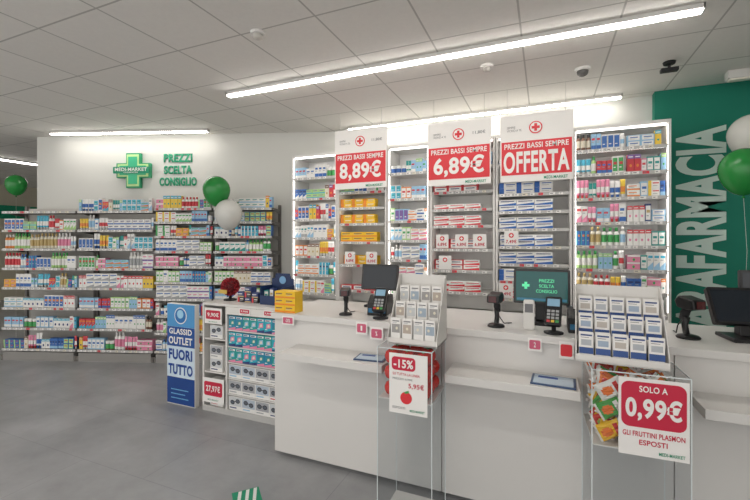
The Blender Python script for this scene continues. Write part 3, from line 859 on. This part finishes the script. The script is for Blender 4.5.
# ------------------------------------------------------------------ eyewear promo stand
px0, px1, pyf = -2.88, -1.93, 2.75
t = thing('eyewear_display_stand', 'low white display stand with dividers full of boxed glasses', 'display stand', (px0, pyf, 0))
W = px1-px0; Dd = .42; Hh = .98
part(MB().box(0,W,0.0,Dd,0,.05,GREYL), 'plinth', t)
part(MB().box(0,W,Dd-.02,Dd,.05,Hh-.02,WHITE), 'back_panel', t)
for x in (0,.27,W-.02):
    part(MB().box(x,x+.02,0,Dd-.02,.05,Hh-.02,WHITE), 'divider', t)
part(MB().box(0,W,0,Dd,Hh-.02,Hh,WHITE), 'top_panel', t)
part(MB().box(.29,W-.02,-.012,.0,Hh-.085,Hh-.022,CARD), 'header_strip', t)
shz = [.05,.19,.33,.47,.61,.755]
for z in shz[1:]:
    part(MB().box(.291,W-.021,.005,Dd-.021,z-.01,z,WHITE), 'shelf', t)
for z in (.36,.66):
    part(MB().box(.021,.269,.005,Dd-.021,z-.012,z,WHITE), 'shelf', t)
def glassbox(w,h,d,base,acc,tilt):
    b = MB().box(-w/2,w/2,-d/2,d/2,0,h,PC['white']); y=-d/2-.0008
    b.fq(-w*.47,w*.47,h*.3,h*.95,y,M('eyewear_'+base,{'d':'a9abb0','g':'cdd0d3','b':'b4bfcc'}[base],.4))
    b.fq(-w*.42,w*.1,h*.12,h*.2,y,PC[acc])
    for s in (-1,1):
        zc = h*(.62+tilt*s)
        b.quad([(s*w*.2+w*.17*math.cos(a),y-.0006,zc+h*.17*math.sin(a)) for a in [2*PI*i/12 for i in range(12)]],PC['black'])
        b.quad([(s*w*.2+w*.13*math.cos(a),y-.0012,zc+h*.11*math.sin(a)) for a in [2*PI*i/12 for i in range(12)]],M('lens_grey','5a606b',.3))
    b.fq(-w*.05,w*.05,h*.62,h*.67,y-.0012,PC['black'])
    return dict(me=b.mesh('glasses_box'),w=w,h=h,d=d,name='glasses_box',label='small grey and white box picturing glasses on the stand',cat='glasses box')
gb = [glassbox(.145,.118,.08,'d','grey',0), glassbox(.145,.118,.08,'g','navy',.06), glassbox(.145,.118,.08,'b','lblue',-.05), glassbox(.145,.118,.08,'d','red',.03)]
def packet(c1, c2, c3, words):
    w, h, d = .076, .124, .08
    b = MB().box(-w/2,w/2,-d/2,d/2,0,h,M('pkt_'+c1,{'teal':'1f9a97','cyan':'2aa9bd','blue':'2586a8'}[c1],.4)); y = -d/2-.0008
    b.quad([(-w/2,y,0),(w/2,y,0),(w/2,y,h*.22),(-w/2,y,h*.1)], PC[c2])
    b.fq(-w*.4,w*.4,h*.8,h*.93,y,PC['white']); b.fq(-w*.34,w*.2,h*.83,h*.89,y-.0006,PC['navy'])
    b.quad([(-w*.3,y,h*.32),(w*.34,y,h*.38),(w*.3,y,h*.7),(-w*.2,y,h*.64)], PC[c3])
    b.quad([(-w*.1,y-.0006,h*.4),(w*.22,y-.0006,h*.44),(w*.18,y-.0006,h*.6),(-w*.06,y-.0006,h*.58)], PC['cream'])
    b.fq(-w*.42,-w*.1,h*.24,h*.29,y-.0006,PC['white'])
    return dict(me=b.mesh('tissue_box'),w=w,h=h,d=d,name='tissue_box',label=words,cat='box')
tb_ = [packet('teal','pink','lblue','teal box with a pink edge on the display stand'), packet('cyan','navy','pink','cyan and navy box on the display stand'),
       packet('blue','pink','teal','blue box with a pink edge on the display stand')]
for i, z in enumerate(shz):
    pool_ = tb_ if i >= 3 else gb
    wv = pool_[0]['w']; x = px0+.294; c = 0
    while x+wv < px1-.02:
        put(tb_[(i+c//2)%3] if i >= 3 else rng.choice(gb), x+wv/2+.001, pyf+.055, z+.001, 0, 'boxes on the display stand')
        x += wv+.002; c += 1
for z in (.05,.36,.66):
    for j in range(2 if z != .66 else 1):
        put(rng.choice(gb), px0+.145, pyf+.06, z+.001+j*.1186, 0, 'boxes on the display stand')
def stand_sign(x, z, w, h, txt):
    q = thing('stand_price_sign', 'white price sign with red lettering '+txt+' on the display stand', 'sign', (x, pyf-.015, z), 0, 'price signs on the display stand')
    part(MB().box(-w/2,w/2,-.003,0,0,h,PAPER), 'card', q)
    part(MB().poly(rrect(-w*.42,w*.42,h*.28,h*.85,h*.08), -.0045,-.0033, REDD), 'red_badge', q)
    lettering(q, txt, 0, -.0055, h*.56, w*.66, h*.3, PAPER, .03)
    lettering(q, 'MEDI-MARKET', 0, -.004, h*.12, w*.5, h*.06, GREENT, .01)
stand_sign(px0+.145, .09, .25, .22, '27,97€'); stand_sign(px0+.145, .80, .2, .14, '9,90€')
stand_sign(px0+.50, .90, .12, .06, '9,90€'); stand_sign(px0+.75, .90, .1, .06, '9,90€')

# totem
t = thing('promo_totem', 'blue and white cardboard outlet totem beside the display stand', 'totem', (-3.14, 2.74, 0))
TW = .36; TB = M('totem_blue','134b96',.5); TS = M('totem_sky','6fb2dc',.5)
part(MB().box(-TW/2,TW/2,0,.05,0,.95,CARD), 'totem_body', t, bevel=.003)
part(MB().box(-TW/2+.006,TW/2-.006,-.003,-.0005,.735,.945,M('totem_top','4a94cc',.5)), 'top_panel', t)
part(MB().box(-TW/2+.006,TW/2-.006,-.003,-.0005,.55,.733,TB), 'upper_panel', t)
part(MB().box(-TW/2+.006,TW/2-.006,-.003,-.0005,.26,.548,M('totem_pale','cfe0ec',.5)), 'pale_band', t)
part(MB().box(-TW/2+.006,TW/2-.006,-.003,-.0005,.01,.258,M('totem_base','0f3f86',.5)), 'lower_panel', t)
part(MB().poly(disc_pts(.078,0,.84),-.004,-.003,PAPER).poly(disc_pts(.068,0,.84),-.006,-.004,M('globe_blue','1f6fb5',.4)).poly(disc_pts(.04,0,.855),-.008,-.006,M('globe_light','9fd0ea',.4)), 'round_emblem', t)
lettering(t, 'GLASSID', 0, -.006, .692, .29, .055, PAPER, .03)
lettering(t, 'OUTLET', 0, -.006, .605, .30, .07, PAPER, .035)
lettering(t, 'FUORI', 0, -.006, .475, .30, .10, BLUE, .04)
lettering(t, 'TUTTO', 0, -.006, .335, .31, .10, BLUE, .04)
part(MB().box(-.12,.1,-.006,-.004,.06,.068,TS).box(-.12,.06,-.006,-.004,.10,.108,TS).box(-.12,.1,-.006,-.004,.14,.148,TS), 'printed_lines', t)

# red ruffled ornament on the stand
t = thing('red_round_ornament', 'round dark red ruffled decoration on a dark foot on the stand', 'decoration', (-2.74, 2.95, .98))
part(MB().lathe([(.06,0.0005),(.06,.012),(.015,.02),(.012,.055)], BLACKM, seg=16), 'foot', t)
rb = MB(); RD = M('ruffle_red','96202a',.6)
rr_ = random.Random(3); RC = .13
for i in range(90):
    zf = 1-2*(i+.5)/90; th = i*2.39996; rxy = math.sqrt(1-zf*zf)
    n_ = Vector((rxy*math.cos(th), rxy*math.sin(th), zf))
    up = Vector((0,0,1)) if abs(n_.z) < .9 else Vector((1,0,0))
    a_ = n_.cross(up).normalized(); b_ = n_.cross(a_)
    ang = rr_.random()*PI; e1 = a_*math.cos(ang)+b_*math.sin(ang); e2 = n_.cross(e1)
    c0 = Vector((0,0,RC))+n_*.062
    rb.quad([c0-e1*.014, c0+n_*.02-e1*.018+e2*.006, c0+n_*.03, c0+n_*.02+e1*.018-e2*.006, c0+e1*.014], RD)
rb.lathe([(.01,.066),(.045,.086),(.066,RC),(.045,.174),(.01,.194)], M('ruffle_dark','651620',.6), seg=14)
part(rb, 'ruffled_ball', t)
part(MB().box(-.05,.05,-.10,-.097,.075,.11,M('tag_gold','c8a64b',.4)), 'gold_tag', t)
# dark blue counter display
t = thing('blue_counter_display', 'dark blue boxy cardboard counter display with a stepped header', 'display rack', (-2.2, 2.95, .98))
DB = M('display_blue','18305c',.5)
part(MB().box(-.12,.12,-.09,.09,.0005,.03,DB).box(-.12,-.115,-.09,.09,.03,.16,DB).box(.115,.12,-.09,.09,.03,.16,DB).box(-.115,.115,-.09,-.085,.03,.08,DB), 'tray', t)
part(MB().poly([(-.12,.03),(.12,.03),(.12,.22),(.09,.22),(.075,.265),(-.075,.265),(-.09,.22),(-.12,.22)], .08,.085,DB), 'header_card', t)
part(MB().poly(disc_pts(.035,0,.205), .076,.0795,M('disp_light','7fb0da',.5)), 'emblem', t)
for i in range(4):
    put(V['cos'][4 if i%2 else 0], -2.2-.087+i*.058, 2.93, 1.0105, 0, 'small boxes in the blue display')
dk = [carton(.07,.045,.08,'black','red','white',1,'small dark carton with a red side on the display stand'), carton(.07,.045,.08,'navy','gold','white',0,'small navy carton with a gold band on the display stand')]
for i in range(3):
    for j in range(2 if i != 1 else 3):
        put(dk[(i+j)%2], -2.57+i*.08, 2.94, .9805+j*.0458, 0, 'dark cartons on top of the display stand')

# ------------------------------------------------------------------ balloons
def balloon(x, y, z, r, hx, words, path):
    t = thing('balloon', words, 'balloon', (x, y, z), 0, 'party balloons')
    mt = M('balloon_'+hx, hx, .25)
    prof = []
    for i in range(15):
        a = -PI/2+PI*i/14
        k = 1.0 if a > 0 else 1.22
        prof.append((max(.006, r*math.cos(a)*(1 if a>0 else (1-.08*abs(math.sin(a))))), r*1.05*k*math.sin(a)))
    part(MB().lathe(prof, mt, seg=24), 'balloon_body', t)
    zb = -r*1.28
    part(MB().lathe([(.014,zb-.02),(.005,zb-.006),(.008,zb+.008)], mt, seg=10), 'knot', t)
    part(MB().tube([(0,0,zb-.015)]+path, .0012, PAPER, 5), 'string', t)
balloon(-3.58, 3.63, 2.144, .155, '25883c', 'shiny green balloon floating above the shelving', [(.01,-.02,-.5),(0,-.04,-1.2),(0,-.04,-2.14)])
balloon(-3.39, 3.62, 1.86, .155, 'cfcfca', 'pearly white balloon floating before the shelving', [(0,-.0,-.5),(.04,0,-1.2),(.06,0,-1.855)])
balloon(-6.81, 3.19, 2.33, .125, '25883c', 'small green balloon floating at the end of the shelving', [(0,0,-1),(0,0,-2.325)])
balloon(1.35, 3.78, 2.07, .15, '25883c', 'shiny green balloon floating before the teal wall', [(.02,0,-.6),(0,0,-1.2),(0,0,-2.065)])
balloon(1.51, 4.10, 2.39, .15, 'd8d8d2', 'pearly white balloon floating before the teal wall', [(.0,0,-.6),(0,0,-1.2),(0,0,-2.385)])

# ------------------------------------------------------------------ floor decal
t = thing('floor_arrow_sticker', 'green and white striped sticker on the grey floor', 'floor sticker', (-1.65, 1.915, .0), math.radians(48))
part(MB().box(-.08,.08,-.08,.08,.0003,.0012,M('sticker_green','0d8f68',.5)), 'green_sheet', t)
b = MB()
for i in range(3):
    o = -.05+i*.045
    b.quad([(o-.02,-.075,.0018),(o-.0,-.075,.0018),(o+.03,.075,.0018),(o+.01,.075,.0018)], PAPER)
part(b, 'white_stripes', t)

t = thing('far_wall_sign', 'long green sign band on the far shop wall', 'sign', (-12.88, 5.5, 2.1), PI/2)
part(MB().box(-2.5,2.5,-.03,-.002,0,.35,GREENT), 'band', t)
